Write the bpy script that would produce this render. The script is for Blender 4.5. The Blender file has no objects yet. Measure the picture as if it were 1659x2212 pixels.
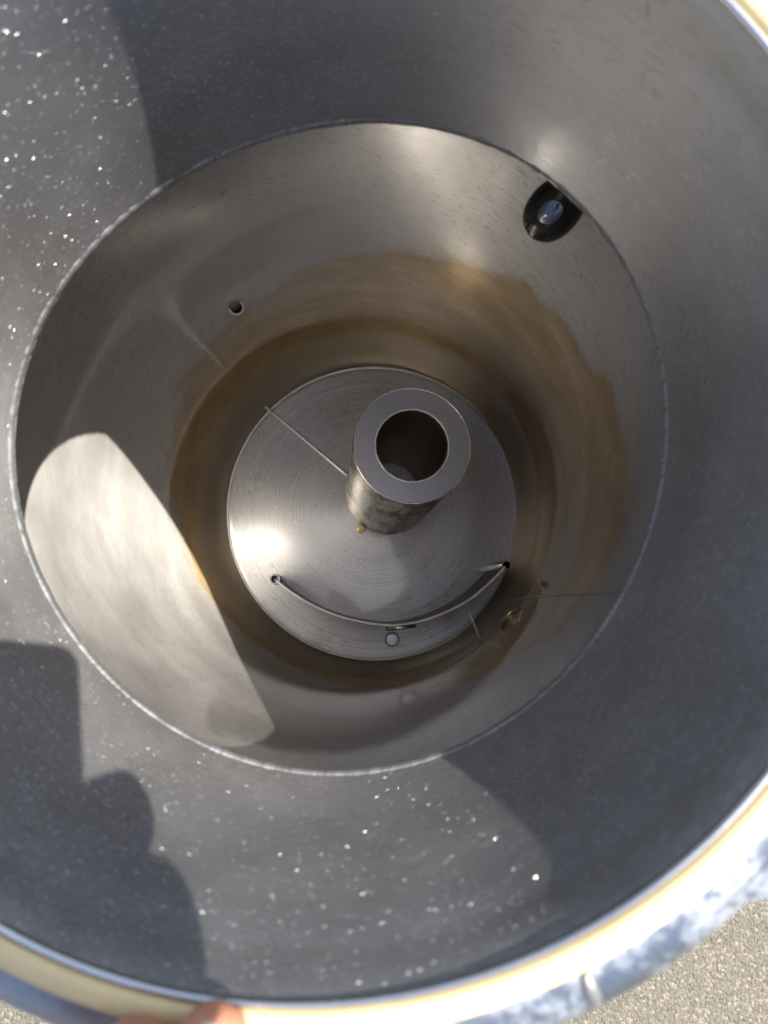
import bpy, bmesh, math, random
from mathutils import Vector, Matrix
random.seed(7)
PI = math.pi
scn = bpy.context.scene
COL = scn.collection
H = 1.200                      # camera height above the ground

# ------------------------------------------------------------------ camera
F_PX, PCX, PCY = 1661.0, 829.5, 1106.0       # photo measured on a 1659 x 2212 grid
NADIR = (870.0, 1195.0)                      # pixel of the straight-down direction
_n = Vector(((NADIR[0]-PCX)/F_PX, -(NADIR[1]-PCY)/F_PX, -1.0)).normalized()
_z = -_n
_x = (Vector((1, 0, 0)) - _z*_z.x).normalized()
_y = _z.cross(_x)
CAM_R = Matrix((_x, _y, _z))                 # camera -> world rotation
cam_d = bpy.data.cameras.new('camera')
cam = bpy.data.objects.new('camera', cam_d); COL.objects.link(cam)
cam.matrix_world = Matrix.Translation((0, 0, H)) @ CAM_R.to_4x4()
cam_d.sensor_fit = 'VERTICAL'; cam_d.sensor_height = 36.0
cam_d.lens = 36.0*F_PX/2212.0
cam_d.clip_start = 0.004; cam_d.clip_end = 400
cam_d.dof.use_dof = True; cam_d.dof.focus_distance = 0.80; cam_d.dof.aperture_fstop = 10.5
scn.camera = cam

# ------------------------------------------------------------------ light
SUN_AZ, SUN_EL = math.radians(21.8), math.radians(63.4)
S = Vector((math.cos(SUN_AZ)*math.cos(SUN_EL), math.sin(SUN_AZ)*math.cos(SUN_EL), math.sin(SUN_EL)))
w = bpy.data.worlds.new('World'); scn.world = w; w.use_nodes = True
nt = w.node_tree
sky = nt.nodes.new('ShaderNodeTexSky'); sky.sky_type = 'NISHITA'; sky.sun_disc = False
sky.dust_density = 2.0; sky.ozone_density = 0.9; sky.sun_elevation = SUN_EL; sky.sun_rotation = PI/2 - SUN_AZ
bg = nt.nodes['Background']; bg.inputs['Strength'].default_value = 0.10
nt.links.new(sky.outputs[0], bg.inputs['Color'])
sd = bpy.data.lights.new('sun', 'SUN'); sd.energy = 4.8; sd.angle = math.radians(0.53); sd.color = (1.0, 0.95, 0.87)
sun = bpy.data.objects.new('sun', sd); COL.objects.link(sun)
sun.location = (1, 0.5, 3)
sun.rotation_euler = S.to_track_quat('Z', 'Y').to_euler()
vs = scn.view_settings
vs.view_transform = 'Standard'; vs.look = 'None'; vs.gamma = 1.0; vs.exposure = 1.28; vs.use_curve_mapping = False
scn.cycles.max_bounces = 10; scn.cycles.glossy_bounces = 9; scn.cycles.diffuse_bounces = 4
scn.cycles.sample_clamp_indirect = 0.0

# ------------------------------------------------------------------ helpers
def ray(px, py):
    d = Vector(((px-PCX)/F_PX, -(py-PCY)/F_PX, -1.0))
    return (CAM_R @ d)
def on_plane(px, py, p0, n):
    """point where the photo pixel's line meets a real plane"""
    d = ray(px, py); o = Vector((0, 0, H))
    return o + d*((p0-o).dot(n)/d.dot(n))

def obj(name, bm, mat, parent=None, smooth=True, sharp=None):
    me = bpy.data.meshes.new(name)
    bmesh.ops.recalc_face_normals(bm, faces=bm.faces)
    bm.to_mesh(me); bm.free()
    return link(name, me, mat, parent, smooth, sharp)
def link(name, me, mat, parent=None, smooth=True, sharp=None):
    o = bpy.data.objects.new(name, me); COL.objects.link(o)
    if mat: me.materials.append(mat)
    if smooth:
        for p in me.polygons: p.use_smooth = True
        if sharp is not None:
            me.set_sharp_from_angle(angle=math.radians(sharp))
    if parent:
        o.parent = parent
        o.matrix_parent_inverse = Matrix.Translation(-parent.location) if parent.type == 'EMPTY' else Matrix()
    return o
def empty(name, loc, label, cat):
    e = bpy.data.objects.new(name, None); COL.objects.link(e); e.location = loc
    e.empty_display_size = 0.05
    e['label'] = label; e['category'] = cat
    return e
def grid_mesh(name, rows, closed=True, uvs=None, attr=None):
    """loft of rows of points (each a list of Vectors)"""
    n = len(rows[0]); verts = [v for r in rows for v in r]; faces = []
    for i in range(len(rows)-1):
        for j in range(n if closed else n-1):
            k = (j+1) % n
            faces.append((i*n+j, i*n+k, (i+1)*n+k, (i+1)*n+j))
    me = bpy.data.meshes.new(name); me.from_pydata(verts, [], faces); me.update()
    if uvs:
        uv = me.uv_layers.new(name='UVMap')
        fi = 0
        for i in range(len(rows)-1):
            for j in range(n if closed else n-1):
                p = me.polygons[fi]; fi += 1
                for li, (a, b) in zip(p.loop_indices, ((i, j), (i, j+1), (i+1, j+1), (i+1, j))):
                    uv.data[li].uv = uvs(a, b)
    if attr:
        a = me.attributes.new('stain', 'FLOAT', 'POINT')
        a.data.foreach_set('value', attr)
    return me
def revolve(bm, prof, c, ax=Vector((0, 0, 1)), n=48, closed=False, wob=None):
    """profile of (r, h) around axis ax through c"""
    ax = ax.normalized(); u = ax.orthogonal().normalized(); v = ax.cross(u)
    rings = []
    for k, (r, h) in enumerate(prof):
        if r < 1e-7: rings.append([bm.verts.new(c+ax*h)])
        else:
            ring = []
            for i in range(n):
                a = 2*PI*i/n; rr = r + (wob(k, a) if wob else 0)
                ring.append(bm.verts.new(c + ax*h + (u*math.cos(a)+v*math.sin(a))*rr))
            rings.append(ring)
    pairs = list(zip(rings, rings[1:])) + ([(rings[-1], rings[0])] if closed else [])
    for A_, B_ in pairs:
        for i in range(n):
            j = (i+1) % n
            if len(A_) == 1: bm.faces.new((A_[0], B_[i], B_[j]))
            elif len(B_) == 1: bm.faces.new((A_[i], A_[j], B_[0]))
            else: bm.faces.new((A_[i], A_[j], B_[j], B_[i]))
def tube(bm, pts, rad, n=10, cap=True):
    """round bar along points; rad number or list"""
    rings = []; m = len(pts); up = None
    for i, p in enumerate(pts):
        t = (pts[min(i+1, m-1)] - pts[max(i-1, 0)]).normalized()
        if up is None: up = t.orthogonal().normalized()
        up = (up - t*up.dot(t)).normalized(); v = t.cross(up)
        r = rad[i] if isinstance(rad, (list, tuple)) else rad
        rings.append([bm.verts.new(p + (up*math.cos(2*PI*k/n)+v*math.sin(2*PI*k/n))*r) for k in range(n)])
    for a, b in zip(rings, rings[1:]):
        for k in range(n): bm.faces.new((a[k], a[(k+1) % n], b[(k+1) % n], b[k]))
    if cap:
        bm.faces.new(rings[0]); bm.faces.new(rings[-1])

# ------------------------------------------------------------------ materials
class NT:
    def __init__(s, name):
        s.m = bpy.data.materials.new(name); s.m.use_nodes = True
        s.t = s.m.node_tree; s.b = s.t.nodes['Principled BSDF']
    def n(s, typ, **kw):
        nd = s.t.nodes.new(typ)
        for k, v in kw.items(): setattr(nd, k, v)
        return nd
    def l(s, a, b): s.t.links.new(a, b)
    def val(s, sock, v):
        if hasattr(v, 'is_linked') or hasattr(v, 'links'): s.l(v, sock)
        else: sock.default_value = v
    def noise(s, vec, scale, detail=3, rough=.55, dist=0):
        nd = s.n('ShaderNodeTexNoise'); nd.inputs['Scale'].default_value = scale
        nd.inputs['Detail'].default_value = detail; nd.inputs['Roughness'].default_value = rough
        nd.inputs['Distortion'].default_value = dist
        if vec: s.l(vec, nd.inputs['Vector'])
        return nd.outputs['Fac']
    def mapv(s, vec, scale=(1, 1, 1), rot=(0, 0, 0), loc=(0, 0, 0)):
        nd = s.n('ShaderNodeMapping'); s.l(vec, nd.inputs['Vector'])
        nd.inputs['Scale'].default_value = scale; nd.inputs['Rotation'].default_value = rot; nd.inputs['Location'].default_value = loc
        return nd.outputs[0]
    def ramp(s, fac, a, b, lo=0.0, hi=1.0, smooth=False):
        nd = s.n('ShaderNodeMapRange'); nd.interpolation_type = 'SMOOTHSTEP' if smooth else 'LINEAR'
        s.l(fac, nd.inputs['Value'])
        for k, v in zip(('From Min', 'From Max', 'To Min', 'To Max'), (a, b, lo, hi)): nd.inputs[k].default_value = v
        return nd.outputs['Result']
    def math(s, op, a, b=None):
        nd = s.n('ShaderNodeMath', operation=op)
        s.val(nd.inputs[0], a)
        if b is not None: s.val(nd.inputs[1], b)
        return nd.outputs[0]
    def mix(s, fac, a, b):
        nd = s.n('ShaderNodeMix', data_type='RGBA')
        s.val(nd.inputs[0], fac)
        for k, v in ((6, a), (7, b)):
            if isinstance(v, tuple): nd.inputs[k].default_value = (*v, 1)
            else: s.l(v, nd.inputs[k])
        return nd.outputs[2]
    def bump(s, h, strength, dist, normal=None):
        nd = s.n('ShaderNodeBump'); nd.inputs['Strength'].default_value = strength
        nd.inputs['Distance'].default_value = dist; s.l(h, nd.inputs['Height'])
        if normal: s.l(normal, nd.inputs['Normal'])
        return nd.outputs[0]
    def tc(s, which): return s.n('ShaderNodeTexCoord').outputs[which]

def steel(name, col=(.56, .545, .53), rough=.34, var=.05, uv=False, dark=1.0, light=.5, spark=0.0, stain=False,
          aniso=0.0, blotch=None, wav=0.0, coat=0.0, grain=.12, cell=1.0, brush=0.0, fleck=0.0):
    k = NT(name); co = k.tc('UV') if uv else k.tc('Object')
    oc = k.tc('Object')
    big = k.noise(oc, 11, 4, .6)
    gr = k.noise(co, 850, 2, .6)
    def dashes(lx, ly, ang, thr, keep, seed):
        """crisp short scratches: stretched cells, one thin mark in some of them"""
        v = k.n('ShaderNodeTexVoronoi'); v.inputs['Scale'].default_value = 1; v.inputs['Randomness'].default_value = 1
        if uv: v.voronoi_dimensions = '2D'
        k.l(k.mapv(k.mapv(co, (1, 1, 1), (0, 0, ang), (seed, seed*.7, 0)), (cell/lx, cell/ly, cell/lx)), v.inputs['Vector'])
        sp = k.n('ShaderNodeSeparateColor'); k.l(v.outputs['Color'], sp.inputs[0])
        return k.math('MULTIPLY', k.math('LESS_THAN', v.outputs['Distance'], thr), k.math('GREATER_THAN', sp.outputs[0], keep)), sp.outputs[1]
    s1, q1 = dashes(.016, .0022, .10, .20, .45, 0)
    s2, q2 = dashes(.020, .0030, -.45, .16, .55, 3.1)
    s3, q3 = dashes(.034, .0050, 1.1, .11, .70, 7.7)
    s4, q4 = dashes(.013, .0024, .25, .13, .40, 12.3)
    dk = k.math('MAXIMUM', k.math('MULTIPLY', s1, q1), k.math('MAXIMUM', k.math('MULTIPLY', s2, q2), k.math('MULTIPLY', s3, q3)))
    patchy = k.ramp(k.noise(oc, 7, 3, .6), .36, .60, .15, 1)
    dk = k.math('MULTIPLY', dk, patchy); lt = k.math('MULTIPLY', s4, k.math('MULTIPLY', q4, k.ramp(k.noise(oc, 13, 2, .5), .45, .65)))
    b = k.b; b.inputs['Metallic'].default_value = 1.0
    r = k.math('ADD', k.ramp(big, .3, .7, rough-var, rough+var), k.math('MULTIPLY', dk, .08*dark))
    c = k.mix(k.ramp(big, .35, .7), tuple(x*.90 for x in col), tuple(min(1, x*1.07) for x in col))
    c = k.mix(k.ramp(gr, .35, .68, 0, grain*2), c, tuple(x*.60 for x in col))
    if brush:
        br = k.noise(k.mapv(co, (3, 900, 3)), 1.0, 2, .6)
        c = k.mix(k.ramp(br, .40, .65, 0, brush), c, tuple(x*.62 for x in col))
    c = k.mix(k.math('MULTIPLY', dk, .62*dark), c, tuple(x*.30 for x in col))
    c = k.mix(k.math('MULTIPLY', lt, light), c, (.85, .84, .82))
    if blotch:
        bl = k.noise(k.mapv(oc, (30, 30, 8)), 1.0, 7, .72); bl2 = k.noise(oc, 210, 3, .6)
        m = k.math('MULTIPLY', k.ramp(bl, .44, .54), k.ramp(bl2, .30, .5))
        c = k.mix(m, c, blotch); r = k.math('ADD', r, k.math('MULTIPLY', m, .15))
        k.l(k.math('SUBTRACT', 1.0, k.math('MULTIPLY', m, .35)), b.inputs['Metallic'])
    if stain:
        at = k.n('ShaderNodeAttribute'); at.attribute_name = 'stain'
        wob = k.math('ADD', k.ramp(k.noise(oc, 9, 3, .5), 0, 1, -.06, .06), k.ramp(k.noise(k.mapv(co, (30, 12, 30)), 1.0, 3, .5), 0, 1, -.03, .03))
        f = k.math('ADD', at.outputs['Fac'], wob)
        dis = k.noise(oc, 150, 4, .75)
        core = k.ramp(k.math('ADD', f, k.ramp(dis, .25, .75, -.014, .014)), -.018, .020, 0, 1, True)
        haze = k.ramp(f, -.06, .03, 0, .30, True)
        m = k.math('MAXIMUM', core, haze)
        tide = k.math('MULTIPLY', m, k.ramp(f, .0, .045, 1, 0))
        tide2 = k.math('MULTIPLY', k.ramp(k.math('ABSOLUTE', k.math('SUBTRACT', f, .095)), 0, .012, 1, 0), .8)
        st = k.noise(k.mapv(co, (9, 17, 9)), 1.0, 6, .70)
        brown = k.mix(k.ramp(st, .34, .66), (.42, .285, .13), (.64, .48, .265))
        crust = k.math('MULTIPLY', k.ramp(k.noise(oc, 22, 6, .74), .47, .64), k.ramp(dis, .42, .60))
        brown = k.mix(k.math('MULTIPLY', crust, .5), brown, (.60, .56, .50))
        brown = k.mix(k.ramp(k.noise(k.mapv(oc, (9, 9, 4), loc=(3, 1, 2)), 1.0, 4, .6), .48, .68, 0, .5), brown, (.26, .165, .07))
        brown = k.mix(k.math('MULTIPLY', tide, .30), brown, (.27, .165, .075))
        brown = k.mix(k.math('MULTIPLY', tide2, .15), brown, (.30, .21, .12))
        zz = k.n('ShaderNodeSeparateXYZ'); k.l(oc, zz.inputs[0])
        grey = k.ramp(k.math('ADD', zz.outputs[2], k.ramp(dis, 0, 1, -.02, .02)), H-1.11, H-1.05, .75, 0, True)          # the lowest ring is less coated
        brown = k.mix(grey, brown, (.55, .48, .38))
        runs = k.math('MULTIPLY', k.ramp(k.noise(k.mapv(co, (70, 2.5, 70)), 1.0, 3, .6), .60, .70), k.ramp(f, -.12, .0, 0, .5))
        c = k.mix(k.math('MULTIPLY', runs, .45), c, (.33, .25, .16))
        c = k.mix(m, c, brown)
        r = k.math('ADD', r, k.math('MULTIPLY', m, .04))
    k.l(c, b.inputs['Base Color']); k.l(r, b.inputs['Roughness'])
    h = k.math('ADD', k.math('MULTIPLY', gr, .30), k.math('MULTIPLY', dk, -.5*dark))
    nrm = k.bump(h, .16, .0004)
    if wav:
        nrm = k.bump(k.noise(oc, 8, 2, .5), wav, .01, nrm)
    if spark:
        vo = k.n('ShaderNodeTexVoronoi'); vo.inputs['Scale'].default_value = 1
        if uv: vo.voronoi_dimensions = '2D'
        k.l(k.mapv(co, (380, 2000, 380), (0, 0, .15)), vo.inputs['Vector'])
        sep = k.n('ShaderNodeSeparateColor'); k.l(vo.outputs['Color'], sep.inputs[0])
        msk = k.math('MULTIPLY', k.math('LESS_THAN', vo.outputs['Distance'], .24), k.ramp(sep.outputs[2], .80, 1.0, 0, spark))
        v1 = k.n('ShaderNodeVectorMath', operation='SUBTRACT'); k.l(vo.outputs['Color'], v1.inputs[0]); v1.inputs[1].default_value = (.5, .5, .35)
        v2 = k.n('ShaderNodeVectorMath', operation='SCALE'); k.l(v1.outputs[0], v2.inputs[0]); k.l(msk, v2.inputs['Scale'])
        v3 = k.n('ShaderNodeVectorMath', operation='ADD'); k.l(v2.outputs[0], v3.inputs[0]); k.l(nrm, v3.inputs[1])
        v4 = k.n('ShaderNodeVectorMath', operation='NORMALIZE'); k.l(v3.outputs[0], v4.inputs[0])
        nrm = v4.outputs[0]
    k.l(nrm, b.inputs['Normal'])
    b.inputs['Coat Weight'].default_value = coat; b.inputs['Coat Roughness'].default_value = .07; b.inputs['Coat IOR'].default_value = 1.6
    if aniso:
        b.inputs['Anisotropic'].default_value = aniso
        tg = k.n('ShaderNodeTangent', direction_type='UV_MAP', uv_map='UVMap'); k.l(tg.outputs[0], b.inputs['Tangent'])
        b.inputs['Anisotropic Rotation'].default_value = .25
    return k.m

def plain(name, col, rough, metal=0.0, bump=None, sss=0.0, coat=0.0, var=.12, scale=60):
    k = NT(name); oc = k.tc('Object'); n = k.noise(oc, scale, 4, .6)
    k.l(k.mix(k.ramp(n, .3, .7), tuple(x*(1-var) for x in col), tuple(min(1, x*(1+var)) for x in col)), k.b.inputs['Base Color'])
    k.b.inputs['Roughness'].default_value = rough; k.b.inputs['Metallic'].default_value = metal
    if bump: k.l(k.bump(k.noise(oc, bump[0], 3, .6), bump[1], bump[2]), k.b.inputs['Normal'])
    if sss:
        k.b.inputs['Subsurface Weight'].default_value = sss
        k.b.inputs['Subsurface Radius'].default_value = (.006, .002, .001); k.b.inputs['Subsurface Scale'].default_value = 1
    k.b.inputs['Coat Weight'].default_value = coat
    return k.m

M_NECK = steel('neck_steel', (.54, .535, .53), .41, .03, uv=True, dark=1.1, light=1.0, spark=1.4, wav=.02, aniso=.74, grain=.17, coat=.2, brush=.25)
M_POT = steel('pot_steel', (.60, .58, .55), .425, .03, uv=True, dark=1.4, light=.25, stain=True, wav=.02, aniso=.88, grain=.06, coat=1.0, brush=.45)
M_PLATE = steel('plate_steel', (.56, .545, .52), .48, .04, uv=True, dark=1.1, light=1.0, wav=.04, aniso=.25, grain=.06, coat=.8, brush=.7)
M_TUBE = steel('tube_steel', (.22, .17, .14), .42, .08, dark=.3, light=.2, blotch=(.70, .69, .68))
M_CAP = steel('tube_end_steel', (.48, .455, .44), .42, .06, dark=.7, light=1.0, grain=.15, cell=1.6)
M_WELD = steel('weld_steel', (.42, .42, .425), .66, .08, dark=.2, light=.0, grain=.2)
M_OUT = steel('flange_steel', (.34, .37, .42), .46, .06, dark=.9, light=1.0, grain=.25, blotch=(.40, .43, .48))
M_STRIP = plain('dark_brown_steel', (.10, .075, .055), .40, .5)  # even dark brown metal, darker than the plate
M_BORE = steel('bore_steel', (.58, .44, .28), .40, .06, dark=.1, light=.0)
M_SCREW = plain('zinc', (.84, .84, .83), .30, .25)
M_HEAD = plain('bright_screw', (.62, .62, .63), .34, 1.0)
M_DARK = plain('hole_shade', (.03, .025, .02), .5)  # near-black colour stands in for the shade deep inside the port
M_THIN = steel('polished_steel', (.62, .60, .57), .20, .05, dark=.1, light=.0, grain=.03)
M_LIP = steel('lip_steel', (.66, .66, .67), .26, .05, dark=.2, light=.2, grain=.1)
M_BRASS = plain('brass', (.62, .45, .18), .3, 1.0)
M_GASKET = plain('cream_rubber', (.72, .57, .30), .55, bump=(240, .12, .0006), var=.06)
M_BLACK = plain('black_bakelite', (.012, .011, .012), .03, coat=0.0)
M_BLACK.node_tree.nodes['Principled BSDF'].inputs['IOR'].default_value = 2.3
M_LINE = plain('black_line', (.004, .004, .004), .5)
M_SKIN = plain('skin', (.52, .23, .14), .45, bump=(420, .25, .0006), sss=.25, var=.10, scale=90)
M_NAIL = plain('nail', (.72, .50, .42), .28, coat=.3, var=.05)
M_PHONE = plain('phone_dark_glass', (.03, .03, .035), .18)
M_LENS = plain('lens_black', (.01, .01, .012), .05)

# ------------------------------------------------------------------ ground
k = NT('sandy_concrete'); oc = k.tc('Object')
n1 = k.noise(oc, 190, 4, .7); n2 = k.noise(oc, 3, 4, .6)
vo = k.n('ShaderNodeTexVoronoi'); vo.inputs['Scale'].default_value = 230; k.l(oc, vo.inputs['Vector'])
c = k.mix(k.ramp(n1, .35, .7), (.095, .085, .068), (.20, .175, .135))
sepg = k.n('ShaderNodeSeparateColor'); k.l(vo.outputs['Color'], sepg.inputs[0])
c = k.mix(k.ramp(sepg.outputs[0], .75, 1, 0, .8), c, (.32, .28, .21))
c = k.mix(k.ramp(sepg.outputs[1], .8, 1, 0, .7), c, (.075, .065, .05))
c = k.mix(k.ramp(n2, .35, .7, 0, .3), c, (.17, .155, .125))
k.l(c, k.b.inputs['Base Color']); k.b.inputs['Roughness'].default_value = .85
hh = k.math('ADD', n1, k.math('MULTIPLY', vo.outputs['Distance'], -.8))
k.l(k.bump(hh, .9, .004), k.b.inputs['Normal'])
M_GROUND = k.m
bm = bmesh.new()
N = 24
def gx(i): t = 2*i/N-1; return math.copysign(abs(t)**4, t)*150
gv = [[bm.verts.new((gx(i), gx(j), 0)) for j in range(N+1)] for i in range(N+1)]
for i in range(N):
    for j in range(N): bm.faces.new((gv[i][j], gv[i+1][j], gv[i+1][j+1], gv[i][j+1]))
g = obj('ground', bm, M_GROUND, smooth=False); g['kind'] = 'structure'

# ------------------------------------------------------------------ vessel geometry (camera-relative heights, + H)
RIM_C, RIM_R, RIM_Z = Vector((-.0316, .0453)), .166, -.214
WELD_C, WELD_Z = Vector((-.0306, .0570)), -.376
WELD_F = WELD_FOURIER = {'a0': .16, 'c': [0, 0, 0], 's': [0, 0, 0]}
#@WELD
WELD_F = {'a0': 0.15961, 'c': [-0.00025, 2e-05, -0.00202, 0.00034], 's': [-0.00038, 0.00356, 0.00129, -0.00045]}
def weld_r(th):
    f = WELD_F
    return f['a0'] + sum(f['c'][i]*math.cos((i+1)*th) + f['s'][i]*math.sin((i+1)*th) for i in range(len(f['c'])))
def lerp(a, b, t): return a+(b-a)*t
def sstep(a, b, x):
    t = max(0, min(1, (x-a)/(b-a))); return t*t*(3-2*t)

POT_PROF = [(.160, -.376), (.174, -.379), (.190, -.386), (.204, -.398), (.213, -.413), (.2175, -.432), (.219, -.48), (.222, -.56), (.226, -.65), (.230, -.74),
            (.2345, -.83), (.239, -.92), (.242, -1.00), (.2425, -1.05), (.240, -1.085), (.233, -1.115), (.221, -1.138), (.203, -1.152), (.17, -1.160), (.10, -1.165), (.02, -1.166)]
_cl = [0]
for a, b in zip(POT_PROF, POT_PROF[1:]): _cl.append(_cl[-1]+math.hypot(a[0]-b[0], a[1]-b[1]))
POT_L = _cl[-1]
def pot_rz(u):
    s = u*POT_L
    for i in range(len(_cl)-1):
        if s <= _cl[i+1]+1e-9:
            t = (s-_cl[i])/(_cl[i+1]-_cl[i]); P = POT_PROF
            p0, p1, p2, p3 = P[max(i-1, 0)], P[i], P[i+1], P[min(i+2, len(P)-1)]
            return tuple(.5*(2*p1[k]+(p2[k]-p0[k])*t+(2*p0[k]-5*p1[k]+4*p2[k]-p3[k])*t*t+(3*p1[k]-p0[k]-3*p2[k]+p3[k])*t**3) for k in (0, 1))
    return P[-1]
def pot_point(th, u):
    r, z = pot_rz(u)
    c = WELD_C.lerp(Vector((-.060, .077)), sstep(-.376, -.42, z))
    c = c.lerp(Vector((-.052, .072)), sstep(-.85, -1.12, z))
    r += (weld_r(th)-.16)*(1-sstep(-.376, -.42, z))
    return Vector((c.x+r*math.cos(th), c.y+r*math.sin(th), H+z))
def pot_normal(th, u):
    a = pot_point(th+.01, u)-pot_point(th-.01, u); b = pot_point(th, u+.004)-pot_point(th, u-.004)
    n = a.cross(b).normalized()
    p = pot_point(th, u)
    return n if n.dot(Vector((-.04, .06, H-.75))-p) > 0 else -n
STAIN_U = None
#@STAIN
STAIN_U = [0.21, 0.228, 0.25, 0.273, 0.3, 0.325, 0.352, 0.378, 0.405, 0.43, 0.455, 0.48, 0.503, 0.525, 0.547, 0.57, 0.588, 0.608, 0.625, 0.647, 0.662, 0.677, 0.69, 0.698, 0.695, 0.685, 0.66, 0.615, 0.55, 0.473, 0.393, 0.323, 0.265, 0.228, 0.208, 0.203]
def stain_u(th):
    if not STAIN_U: return .75
    t = (th/(2*PI)) % 1.0 * len(STAIN_U); i = int(t); f = t-i
    return STAIN_U[i % len(STAIN_U)]*(1-f)+STAIN_U[(i+1) % len(STAIN_U)]*f
#@GEOM_END

vessel = empty('steel_churn', (WELD_C.x, WELD_C.y, 0),
               'wide open stainless steel churn standing on the ground, brown water stain inside', 'churn')

# neck: inner wall from lip to weld, with a shallow pressed groove
NT_ = 192
rows = []; NR = 40
for i in range(NR+1):
    u = i/NR; z = lerp(RIM_Z, WELD_Z, u); c = RIM_C.lerp(WELD_C, u); row = []
    for j in range(NT_):
        th = 2*PI*j/NT_
        r = lerp(RIM_R, weld_r(th), sstep(0, 1, u)*.5+u*.5)
        r += .0005*math.exp(-((u-.15)/.05)**2) + .0010*math.exp(-(u/.03)**2)
        row.append(Vector((c.x+r*math.cos(th), c.y+r*math.sin(th), H+z)))
    rows.append(row)
NECK_ROWS = rows
me = grid_mesh('neck', rows, True, lambda a, b: (b/NT_*2*PI*.163, a/NR*.162))
link('neck', me, M_NECK, vessel)
# outer skin of the neck and shoulder
bm = bmesh.new()
prof = [(RIM_R+.0040, -.001), (RIM_R+.0060, -.03), (RIM_R+.006, -.13), (RIM_R+.008, -.145), (.198, -.154), (.220, -.172), (.227, -.206), (.230, -.35), (.240, -.55), (.249, -.72), (.2505, -.84), (.247, -.88), (.236, -.91), (.222, -.928), (.205, -.945), (.205, -.985), (.198, -.985), (.198, -.950), (.02, -.957)]
n = 128; rings = []
for r, h in prof:
    z = RIM_Z+h; c = RIM_C.lerp(WELD_C, max(0, min(1, -h/.162))).lerp(Vector((-.060, .077)), sstep(-.36, -.43, z)).lerp(Vector((-.052, .072)), sstep(-.85, -1.12, z))
    rings.append([bm.verts.new((c.x+r*math.cos(2*PI*i/n), c.y+r*math.sin(2*PI*i/n), H+z)) for i in range(n)])
for a, b in zip(rings, rings[1:]):
    for i in range(n): bm.faces.new((a[i], a[(i+1) % n], b[(i+1) % n], b[i]))
obj('outer_shell', bm, M_OUT, vessel)

# pot: shoulder, belly wall and rounded floor
NU = 160; NTH = 256
us = [i/NU for i in range(NU+1)]
rows = [[pot_point(2*PI*j/NTH, u) for j in range(NTH)] for u in us]
at = [(u-stain_u(2*PI*j/NTH))*POT_L for u in us for j in range(NTH)]
me = grid_mesh('belly', rows, True, lambda a, b: (b/NTH*2*PI*.21, a/NU*POT_L), at)
belly = link('belly', me, M_POT, vessel)

# weld bead round the joint of neck and shoulder: overlapping ripples
bm = bmesh.new(); n = 1500; m = 8; rr = random.Random(3); rings = []
NB = 300
amp = [rr.uniform(.1, 1.2) for _ in range(NB)]; offs = [rr.uniform(-.0004, .0004) for _ in range(NB)]
for i in range(n):
    th = 2*PI*i/n; q = i/n*NB; b0 = int(q); f = q-b0
    e = (math.sin(PI*f)**.9)*amp[b0 % NB]
    rad = .0031+.00025*e
    r = weld_r(th)+.0027+lerp(offs[b0 % NB], offs[(b0+1) % NB], f)
    ring = []
    for k_ in range(m):
        a = 2*PI*k_/m
        x = r+math.cos(a)*rad*1.15; z = WELD_Z+.0032+math.sin(a)*rad*1.3
        ring.append(bm.verts.new((WELD_C.x+x*math.cos(th), WELD_C.y+x*math.sin(th), H+z)))
    rings.append(ring)
for i in range(n):
    a, b = rings[i], rings[(i+1) % n]
    for k_ in range(m): bm.faces.new((a[k_], a[(k_+1) % m], b[(k_+1) % m], b[k_]))
obj('weld_bead', bm, M_WELD, vessel)

# lip, gasket, flange
RC = Vector((RIM_C.x, RIM_C.y, H+RIM_Z))
bm = bmesh.new()
revolve(bm, [(RIM_R+.0010+.0012*math.cos(a), .0006+.0016*math.sin(a)) for a in [2*PI*i/10 for i in range(10)]], RC, n=192, closed=True)
obj('lip', bm, M_LIP, vessel)
bm = bmesh.new()
gp = []
for i in range(20):
    a = 2*PI*i/20; ca, sa = math.cos(a), math.sin(a)
    gp.append((RIM_R+.0060+.0036*math.copysign(abs(ca)**.7, ca), .0006+.0034*math.copysign(abs(sa)**.7, sa)))
revolve(bm, gp, RC, n=192, closed=True)
obj('gasket', bm, M_GASKET, vessel)
bm = bmesh.new()
fw = random.Random(5); ph = [(fw.uniform(0, 6.28), fw.choice((3, 5, 8, 13))) for _ in range(4)]
revolve(bm, [(RIM_R+.0100, -.0030), (RIM_R+.0125, -.0030), (RIM_R+.0180, -.0046), (RIM_R+.0235, -.0076), (RIM_R+.0262, -.0105), (RIM_R+.0250, -.0140), (RIM_R+.007, -.0145), (RIM_R+.007, -.0035)],
        RC, n=192, closed=True, wob=lambda kk, a: .0004*sum(math.sin(m_*a+p) for p, m_ in ph) if 1 < kk < 6 else 0)
flange = obj('flange_ring', bm, M_OUT, vessel, sharp=50)
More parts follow.
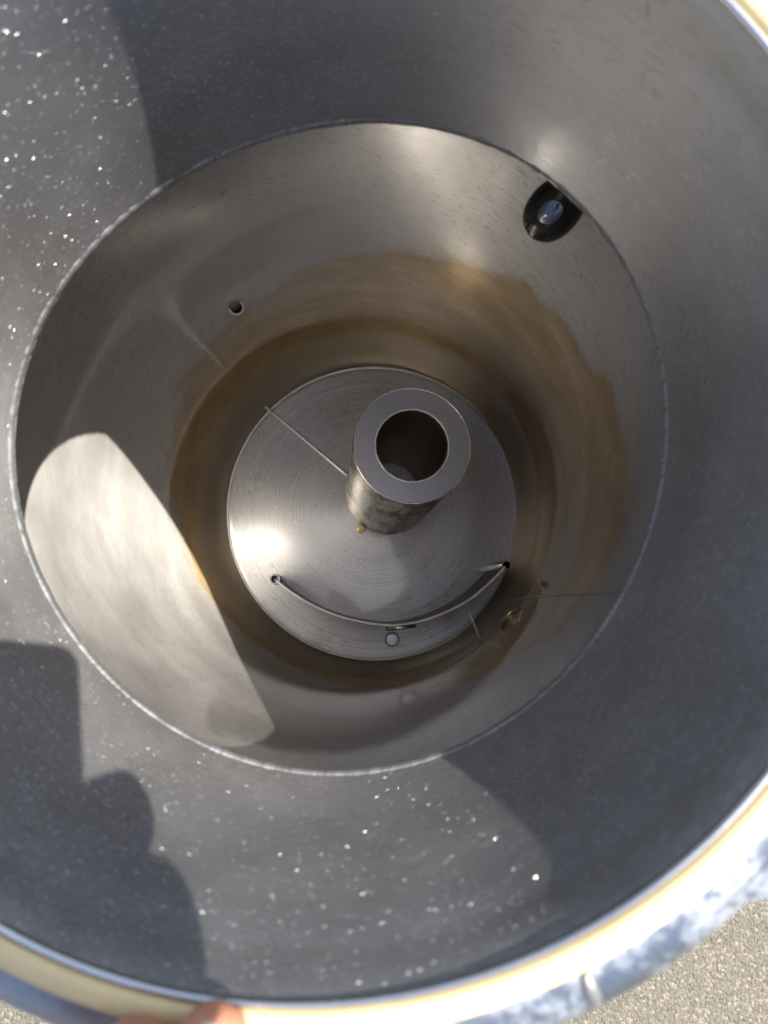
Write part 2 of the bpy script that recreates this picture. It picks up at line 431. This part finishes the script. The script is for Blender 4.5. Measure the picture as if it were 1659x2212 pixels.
#@REST
# lug on the flange where the ring widens towards the right, and its upright weld seam
def ring_pt(th, r, h): return RC + Vector((r*math.cos(th), r*math.sin(th), h))
bm = bmesh.new()
prev = None; L0, L1 = math.radians(-51), math.radians(-22); n = 28
for i in range(n+1):
    t = i/n; th = lerp(L0, L1, t)
    ext = .020*sstep(0, .40, t)*(1-sstep(.8, 1, t))
    ro, ri = RIM_R+.0235+ext, RIM_R+.0200
    cur = [bm.verts.new(ring_pt(th, ri, -.0050)), bm.verts.new(ring_pt(th, (ri+ro)/2, -.0066-.1*ext)), bm.verts.new(ring_pt(th, ro-.001, -.0080-.2*ext)), bm.verts.new(ring_pt(th, ro, -.0095-.2*ext)), bm.verts.new(ring_pt(th, ro-.001, -.0125-.2*ext)), bm.verts.new(ring_pt(th, ri, -.0130))]
    if prev:
        for a in range(6): bm.faces.new((prev[a], prev[(a+1) % 6], cur[(a+1) % 6], cur[a]))
    else: bm.faces.new(cur)
    prev = cur
bm.faces.new(prev)
obj('lug', bm, M_OUT, vessel, sharp=50)
bm = bmesh.new()
th = math.radians(-63.0)
tube(bm, [ring_pt(th, RIM_R+.0125, -.0030), ring_pt(th-.004, RIM_R+.0170, -.0042), ring_pt(th-.006, RIM_R+.0220, -.0066), ring_pt(th-.008, RIM_R+.0258, -.0102)], [.0016, .0024, .0022, .0014], 8)
obj('seam_weld', bm, M_WELD, flange)

# upright weld seam down the belly
bm = bmesh.new(); pts = []; rad = []
for i in range(90):
    t = i/89; u = lerp(.10, .735, t); th = lerp(5.803, 5.68, t) + .0018*math.sin(t*23)
    p = pot_point(th, u); pts.append(p - pot_normal(th, u)*.0002); rad.append(.0009+.0007*random.random())
tube(bm, pts, rad, 6)
obj('seam_weld', bm, M_WELD, belly)

# two ports in the belly wall: short hollow stubs with a rolled ring
p = pot_point(2.138, .495); nrm = (pot_normal(2.138, .495)*.62+Vector((0, 0, .78))).normalized()
bm = bmesh.new()
revolve(bm, [(.0064, .0040), (.0063, .0030), (.0063, -.03), (0, -.03)], p, nrm, 28)
obj('port', bm, M_DARK, belly, sharp=40)
bm = bmesh.new()
revolve(bm, [(.0064, .0036), (.0068, .0046), (.0082, .0046), (.0090, .0036), (.0090, -.016)], p, nrm, 28)
obj('port_ring', bm, M_SCREW, belly, sharp=40)
p = pot_point(5.585, .510); nrm = (pot_normal(5.585, .510)*.93+Vector((0, 0, .36))).normalized()
bm = bmesh.new()
revolve(bm, [(.0168, -.012), (.0168, .0010), (.0160, .0016), (.0152, .0010), (.0150, -.016), (0, -.016)], p, nrm, 32)
obj('port', bm, M_THIN, belly, sharp=40)

# slender probe sticking out of the wall
bm = bmesh.new()
p0 = pot_point(5.411, .675)
p1 = on_plane(1013, 1320, p0+Vector((0, 0, .012)), Vector((0, 0, 1)))
tube(bm, [p0 - (p1-p0).normalized()*.004, p0.lerp(p1, .5), p1], .0014, 8)
obj('probe', bm, M_SCREW, belly)

# black knob on a stem under the shoulder
KK = 1.07
kc = Vector((0, 0, H)) + ray(1201, 448)*.462
th_k = math.atan2(kc.y-.077, kc.x+.060)
ax = Vector((-math.cos(th_k)*.75, -math.sin(th_k)*.75, -.62)).normalized()
bm = bmesh.new(); prof = []
for i in range(25):
    a = PI*i/24; x = -math.cos(a)
    r = .0150*KK*math.sin(a)**.92*(1.0+.10*x)
    prof.append((max(r, 0), x*.0205*KK))
prof[0] = (0, -.0205*KK); prof[-1] = (0, .0205*KK)
revolve(bm, prof, kc, ax, 48)
knob = obj('knob', bm, M_BLACK, vessel)
knob['label'] = 'glossy black egg-shaped knob under the weld edge'
ku = ax.orthogonal().normalized(); kv = ax.cross(ku)
for a0 in (-.45, .20):  # two thin black lines laid along the knob's surface
    bm = bmesh.new(); pts = []
    view = (Vector((0, 0, H))-kc).normalized(); e1 = (view-ax*view.dot(ax)).normalized(); e2 = ax.cross(e1)
    for i in range(14):
        t = lerp(.50, .95, i/13); a = math.acos(-t)
        r = .0150*KK*math.sin(a)**.92*(1.0+.10*t)+.00005
        d = e1*math.cos(a0)+e2*math.sin(a0)
        pts.append(kc+ax*(t*.0205*KK)+d*r)
    tube(bm, pts, .00035, 6)
    obj('thin_line', bm, M_LINE, knob)
bm = bmesh.new()
st0 = kc-ax*.018
out = Vector((math.cos(th_k), math.sin(th_k), 0))
tube(bm, [st0, st0-ax*.008, st0-ax*.012+out*.012, st0-ax*.012+out*.03], .0045, 14)
obj('stem', bm, M_THIN, knob)

# ------------------------------------------------------------------ loose plate with central tube
PN = -ray(740, 1290).normalized(); PN = PN if PN.z > 0 else -PN
PC = Vector((0, 0, H)) + ray(812, 1103)*1.125
KS = 1.428; PR = .2158
plate = empty('insert_plate', PC, 'round steel plate with thick upright tube lying in the bottom of the churn', 'plate')
pu = (Vector((1, 0, 0))-PN*PN.x).normalized(); pv = PN.cross(pu)
n = 240; radii = [.0005]+[PR*i/30 for i in range(1, 30)]+[PR-.0012]
rows = []
for r in radii: rows.append([PC+(pu*math.cos(2*PI*j/n)+pv*math.sin(2*PI*j/n))*r + PN*(.0005*math.sin(r*60)) for j in range(n)])
rows.append([PC+(pu*math.cos(2*PI*j/n)+pv*math.sin(2*PI*j/n))*PR - PN*.0008 for j in range(n)])
rows.append([PC+(pu*math.cos(2*PI*j/n)+pv*math.sin(2*PI*j/n))*PR - PN*.0030 for j in range(n)])
rows.append([PC+(pu*math.cos(2*PI*j/n)+pv*math.sin(2*PI*j/n))*(PR-.006) - PN*.0031 for j in range(n)])
me = grid_mesh('disc', rows, True, lambda a, b: (b/n*2*PI*.10, min(a, len(radii))/len(radii)*PR))
link('disc', me, M_PLATE, plate, sharp=50)
# finely notched bright edge
bm = bmesh.new()
NN = 420
rings = []
for i in range(NN*2):
    a = 2*PI*i/(NN*2); d = pu*math.cos(a)+pv*math.sin(a); e = .0020 if i % 2 else .0013
    c0 = PC+d*(PR-.0010)+PN*.0002
    rings.append([bm.verts.new(c0+(d*math.cos(t)+PN*math.sin(t))*e) for t in [2*PI*q/6 for q in range(6)]])
for i in range(NN*2):
    a, b = rings[i], rings[(i+1) % (NN*2)]
    for q in range(6): bm.faces.new((a[q], a[(q+1) % 6], b[(q+1) % 6], b[q]))
obj('edge_bead', bm, M_SCREW, plate, smooth=False)

TB = on_plane(839, 1063, PC, PN); TT = Vector((0, 0, H)) + ray(890.5, 962)*.816
TA = (TT-TB).normalized(); TL = (TT-TB).length/KS
def KP(pr): return [(a*KS, b*KS) for a, b in pr]
bm = bmesh.new()
revolve(bm, KP([(.0440, -.004), (.0440, TL*.5), (.0440, TL-.0035)]), TB, TA, 96)
tb = obj('tube', bm, M_TUBE, plate)
bm = bmesh.new()
rk = random.Random(9); tick = [rk.uniform(-.00022, .00022) for _ in range(200)]
revolve(bm, KP([(.0440, TL-.0036), (.0441, TL-.0014), (.0430, TL), (.0286, TL), (.0270, TL-.0016), (.0266, TL-.004)]), TB, TA, 200, wob=lambda k_, a: tick[int(a/(2*PI)*200+.5) % 200] if k_ in (1, 4) else 0)
obj('tube_end', bm, M_CAP, tb, sharp=35)
bm = bmesh.new()
revolve(bm, KP([(.0266, TL-.0040), (.0266, TL-.012), (.0300, TL-.014), (.0300, .002)]), TB, TA, 64)
obj('tube_bore', bm, M_BORE, tb, sharp=40)
for rr_, nm in ((.0276, 'bore_edge'), (.0435, 'outer_edge')):
    bm = bmesh.new()
    revolve(bm, KP([(rr_+.0008*math.cos(a), TL-.0006+.0008*math.sin(a)) for a in [2*PI*q/6 for q in range(6)]]), TB, TA, 200, closed=True, wob=lambda k_, a: tick[int(a/(2*PI)*200+.5) % 200]*1.6)
    obj(nm, bm, M_SCREW if rr_ < .03 else M_THIN, tb)
bm = bmesh.new()
nb = on_plane(779, 1143, PC, PN)
revolve(bm, KP([(.0046, -.001), (.0046, .004), (.0038, .0052), (.0022, .0052), (.0022, .011), (.0015, .0125), (0, .0125)]), nb, PN, 6)
obj('brass_nut', bm, M_BRASS, plate, smooth=False)

# curved upright strip with hollow pins at its ends
SH = .1215
top_px = [(597, 1254), (625, 1276), (660, 1299), (700, 1319), (735, 1332), (770, 1341), (810, 1348), (850, 1351), (885, 1347), (920, 1339), (960, 1324), (1000, 1304), (1030, 1284), (1060, 1257), (1078, 1239), (1091, 1224)]
tops = [on_plane(x, y, PC+PN*SH, PN) for x, y in top_px]
# smooth the path
dense = []
for i in range(len(tops)-1):
    p = [tops[max(i-1, 0)], tops[i], tops[i+1], tops[min(i+2, len(tops)-1)]]
    for q in range(4):
        t = q/4
        dense.append(.5*(2*p[1]+(p[2]-p[0])*t+(2*p[0]-5*p[1]+4*p[2]-p[3])*t*t+(3*p[1]-p[0]-3*p[2]+p[3])*t**3))
dense.append(tops[-1])
bm = bmesh.new(); prev = None; TK = .0012
for i, p in enumerate(dense):
    tg = (dense[min(i+1, len(dense)-1)]-dense[max(i-1, 0)]).normalized(); sd_ = tg.cross(PN).normalized()
    cur = [bm.verts.new(p+sd_*TK), bm.verts.new(p-sd_*TK), bm.verts.new(p-sd_*TK-PN*(SH-.0006)), bm.verts.new(p+sd_*TK-PN*(SH-.0006))]
    if prev:
        for a in range(4): bm.faces.new((prev[a], prev[(a+1) % 4], cur[(a+1) % 4], cur[a]))
    else: bm.faces.new(cur)
    prev = cur
bm.faces.new(prev)
strip = obj('curved_strip', bm, M_STRIP, plate, sharp=40)
bm = bmesh.new(); tube(bm, [p+PN*.0008 for p in dense], .0018, 8)  # added pale bar stands in for the sky's reflection on the top edge
obj('edge_highlight', bm, M_SCREW, strip)
for (x, y) in ((594, 1251), (1094, 1221)):
    tp = on_plane(x, y, PC+PN*(SH+.002), PN); bp = tp-PN*(SH+.001)
    bm = bmesh.new()
    L = (tp-bp).length
    L /= KS
    revolve(bm, KP([(.0048, 0), (.0048, L-.0006), (.0044, L), (.0036, L), (.0033, L-.0006), (.0033, L-.05), (0, L-.05)]), bp, PN, 28)
    obj('pin', bm, M_THIN, strip, sharp=40)
# pull ring beside the strip
rc = on_plane(866, 1355, PC+PN*(SH-.004), PN)
i0 = min(range(len(dense)), key=lambda i: (dense[i]-rc).length)
tg = (dense[i0+1]-dense[i0-1]).normalized()
bm = bmesh.new(); pts = [rc+tg*(.0175*math.cos(a))+PN*(.0110*math.sin(a)) for a in [2*PI*i/36 for i in range(37)]]
tube(bm, pts, .0026, 10, False)
obj('ring', bm, M_THIN, strip)
# screw through the plate
sc = on_plane(847, 1381, PC, PN)
bm = bmesh.new()
revolve(bm, KP([(.0076, -.001), (.0076, .0012), (.0070, .0018), (.0060, .0010), (.0058, .0016), (.0052, .0022), (.0026, .0024), (0, .0025)]), sc, PN, 32)
obj('screw', bm, M_HEAD, plate, sharp=40)

# thin rod lying on the plate from the wall to the tube
ra = on_plane(573, 879, PC+PN*.0030, PN); rb_ = on_plane(760, 1035, PC+PN*.0030, PN)
bm = bmesh.new(); tube(bm, [ra+(rb_-ra)*(i/8) for i in range(9)], .0018, 10)
rod = obj('thin_rod', bm, M_SCREW)
rod['label'] = 'thin straight steel rod lying on the plate, from its edge to the tube'; rod['category'] = 'rod'

# ------------------------------------------------------------------ the photographer: phone and hands
def skin_mesh(name, chains, mat, parent, root=0):
    verts, rads, edges, idx = [], [], [], {}
    for ch in chains:
        last = None
        for (p, r) in ch:
            key = tuple(round(c, 5) for c in p)
            if key not in idx: idx[key] = len(verts); verts.append(p); rads.append(r)
            if last is not None and last != idx[key]: edges.append((last, idx[key]))
            last = idx[key]
    me = bpy.data.meshes.new(name); me.from_pydata(verts, edges, []); me.update()
    o = link(name, me, mat, parent, smooth=False)
    sk = o.modifiers.new('skin', 'SKIN'); sk.use_smooth_shade = True
    for i, r in enumerate(rads): me.skin_vertices[0].data[i].radius = (r, r)
    me.skin_vertices[0].data[root].use_root = True
    ss = o.modifiers.new('sub', 'SUBSURF'); ss.levels = 2; ss.render_levels = 2
    return o
zf = H+RIM_Z+.0040+.0078
FR = 1.32
person = empty('person', (-.06, -.45, 0), 'person whose bare fingertips rest on the cream rim at the bottom edge', 'person')
W0 = ((-.085, -.275, zf-.050), .026); PM = ((-.078, -.225, zf-.030), .026)
def fing(tx, ty, kx, ky, r, lift=.007):
    r *= FR
    tip = ((tx, ty+.0065, zf-.0005), r*.80); t1 = ((lerp(tx, kx, .12), ty-.007, zf+.001), r*.97)
    m1 = ((lerp(tx, kx, .38), ty-.024, zf+lift), r); m2 = ((lerp(tx, kx, .7), ty-.047, zf+lift*.8), r*1.06)
    return [PM, ((kx, ky, zf-.006), r*1.3), m2, m1, t1, tip]
hand = skin_mesh('hand', [[((-.10, -.46, zf-.14), .036), ((-.095, -.34, zf-.08), .029), W0, PM],
    fing(-.0480, -.1205, -.052, -.192, .0084), fing(-.0685, -.1250, -.072, -.198, .0090), fing(-.090, -.140, -.092, -.206, .0085), fing(-.109, -.152, -.108, -.210, .0074),
    [W0, ((-.045, -.232, zf-.045), .014), ((-.026, -.206, zf-.050), .011), ((-.022, -.184, zf-.048), .0098), ((-.024, -.171, zf-.044), .0085)]], M_SKIN, person)
for (x, y) in ((-.0480, -.1205), (-.0685, -.1250)):
    bm = bmesh.new(); bmesh.ops.create_uvsphere(bm, u_segments=16, v_segments=10, radius=1)
    bmesh.ops.scale(bm, vec=(.0048, .0062, .0012), verts=bm.verts); bmesh.ops.rotate(bm, matrix=Matrix.Rotation(-.12, 3, 'X'), verts=bm.verts)
    bmesh.ops.translate(bm, vec=(x, y-.0010, zf+.0078), verts=bm.verts)
    obj('fingernail', bm, M_NAIL, hand)
# the other hand, round the phone
def pf(y, xm, r, x0=-.030):
    return [((x0, y-.012, H-.016), .015), ((xm*.35, y-.004, H-.017), r*1.05), ((xm-r-.001, y, H-.010), r), ((xm-r, y, H+.008), r*.98), ((xm-r-.016, y, H+.0195), r*.85)]
PW = ((-.060, -.165, H-.030), .026)
ch = [[((-.14, -.46, H-.16), .036), ((-.09, -.27, H-.07), .028), PW, ((-.045, -.120, H-.020), .022)]]
for y, xm, r in ((-.0440, .0435, .0150), (-.0690, .0525, .0150), (-.0925, .0505, .0145), (-.1140, .0420, .0120)):
    ch.append([((-.045, -.120, H-.020), .022)]+pf(y, xm, r))
ch.append([((-.060, -.165, H-.030), .026), ((-.072, -.110, H-.016), .015), ((-.070, -.075, H+.004), .011), ((-.060, -.048, H+.018), .0095), ((-.052, -.030, H+.0205), .0080)])
hand2 = skin_mesh('hand', ch, M_SKIN, person)

phone = empty('phone', (-.019, -.049, H+.0015), 'dark slab phone held flat above the churn, casting the stepped shadow', 'phone')
bm = bmesh.new()
x0, x1, y0, y1, cr = -.0545, .0170, -.1220, .0240, .0110
out = []
for cx_, cy_, a0 in ((x1-cr, y1-cr, 0), (x0+cr, y1-cr, PI/2), (x0+cr, y0+cr, PI), (x1-cr, y0+cr, 1.5*PI)):
    for i in range(9):
        a = a0+PI/2*i/8; out.append((cx_+cr*math.cos(a), cy_+cr*math.sin(a), cx_, cy_))
lay = []
for z, ins in ((.0022, .0010), (.0030, 0), (.0088, 0), (.0096, .0010)):
    lay.append([bm.verts.new((lerp(x, cx_, ins/cr), lerp(y, cy_, ins/cr), H+z)) for x, y, cx_, cy_ in out])
for a, b in zip(lay, lay[1:]):
    for i in range(len(a)): bm.faces.new((a[i], a[(i+1) % len(a)], b[(i+1) % len(b)], b[i]))
bm.faces.new(lay[0]); bm.faces.new(lay[-1])
obj('body', bm, M_PHONE, phone, sharp=35)
bm = bmesh.new(); revolve(bm, [(.0055, .0024), (.0055, .0008), (.0050, .0004), (.0038, .0004), (.0036, .0018), (0, .0018)], Vector((0, 0, H)), Vector((0, 0, 1)), 32)
obj('camera_ring', bm, M_LENS, phone, sharp=40)
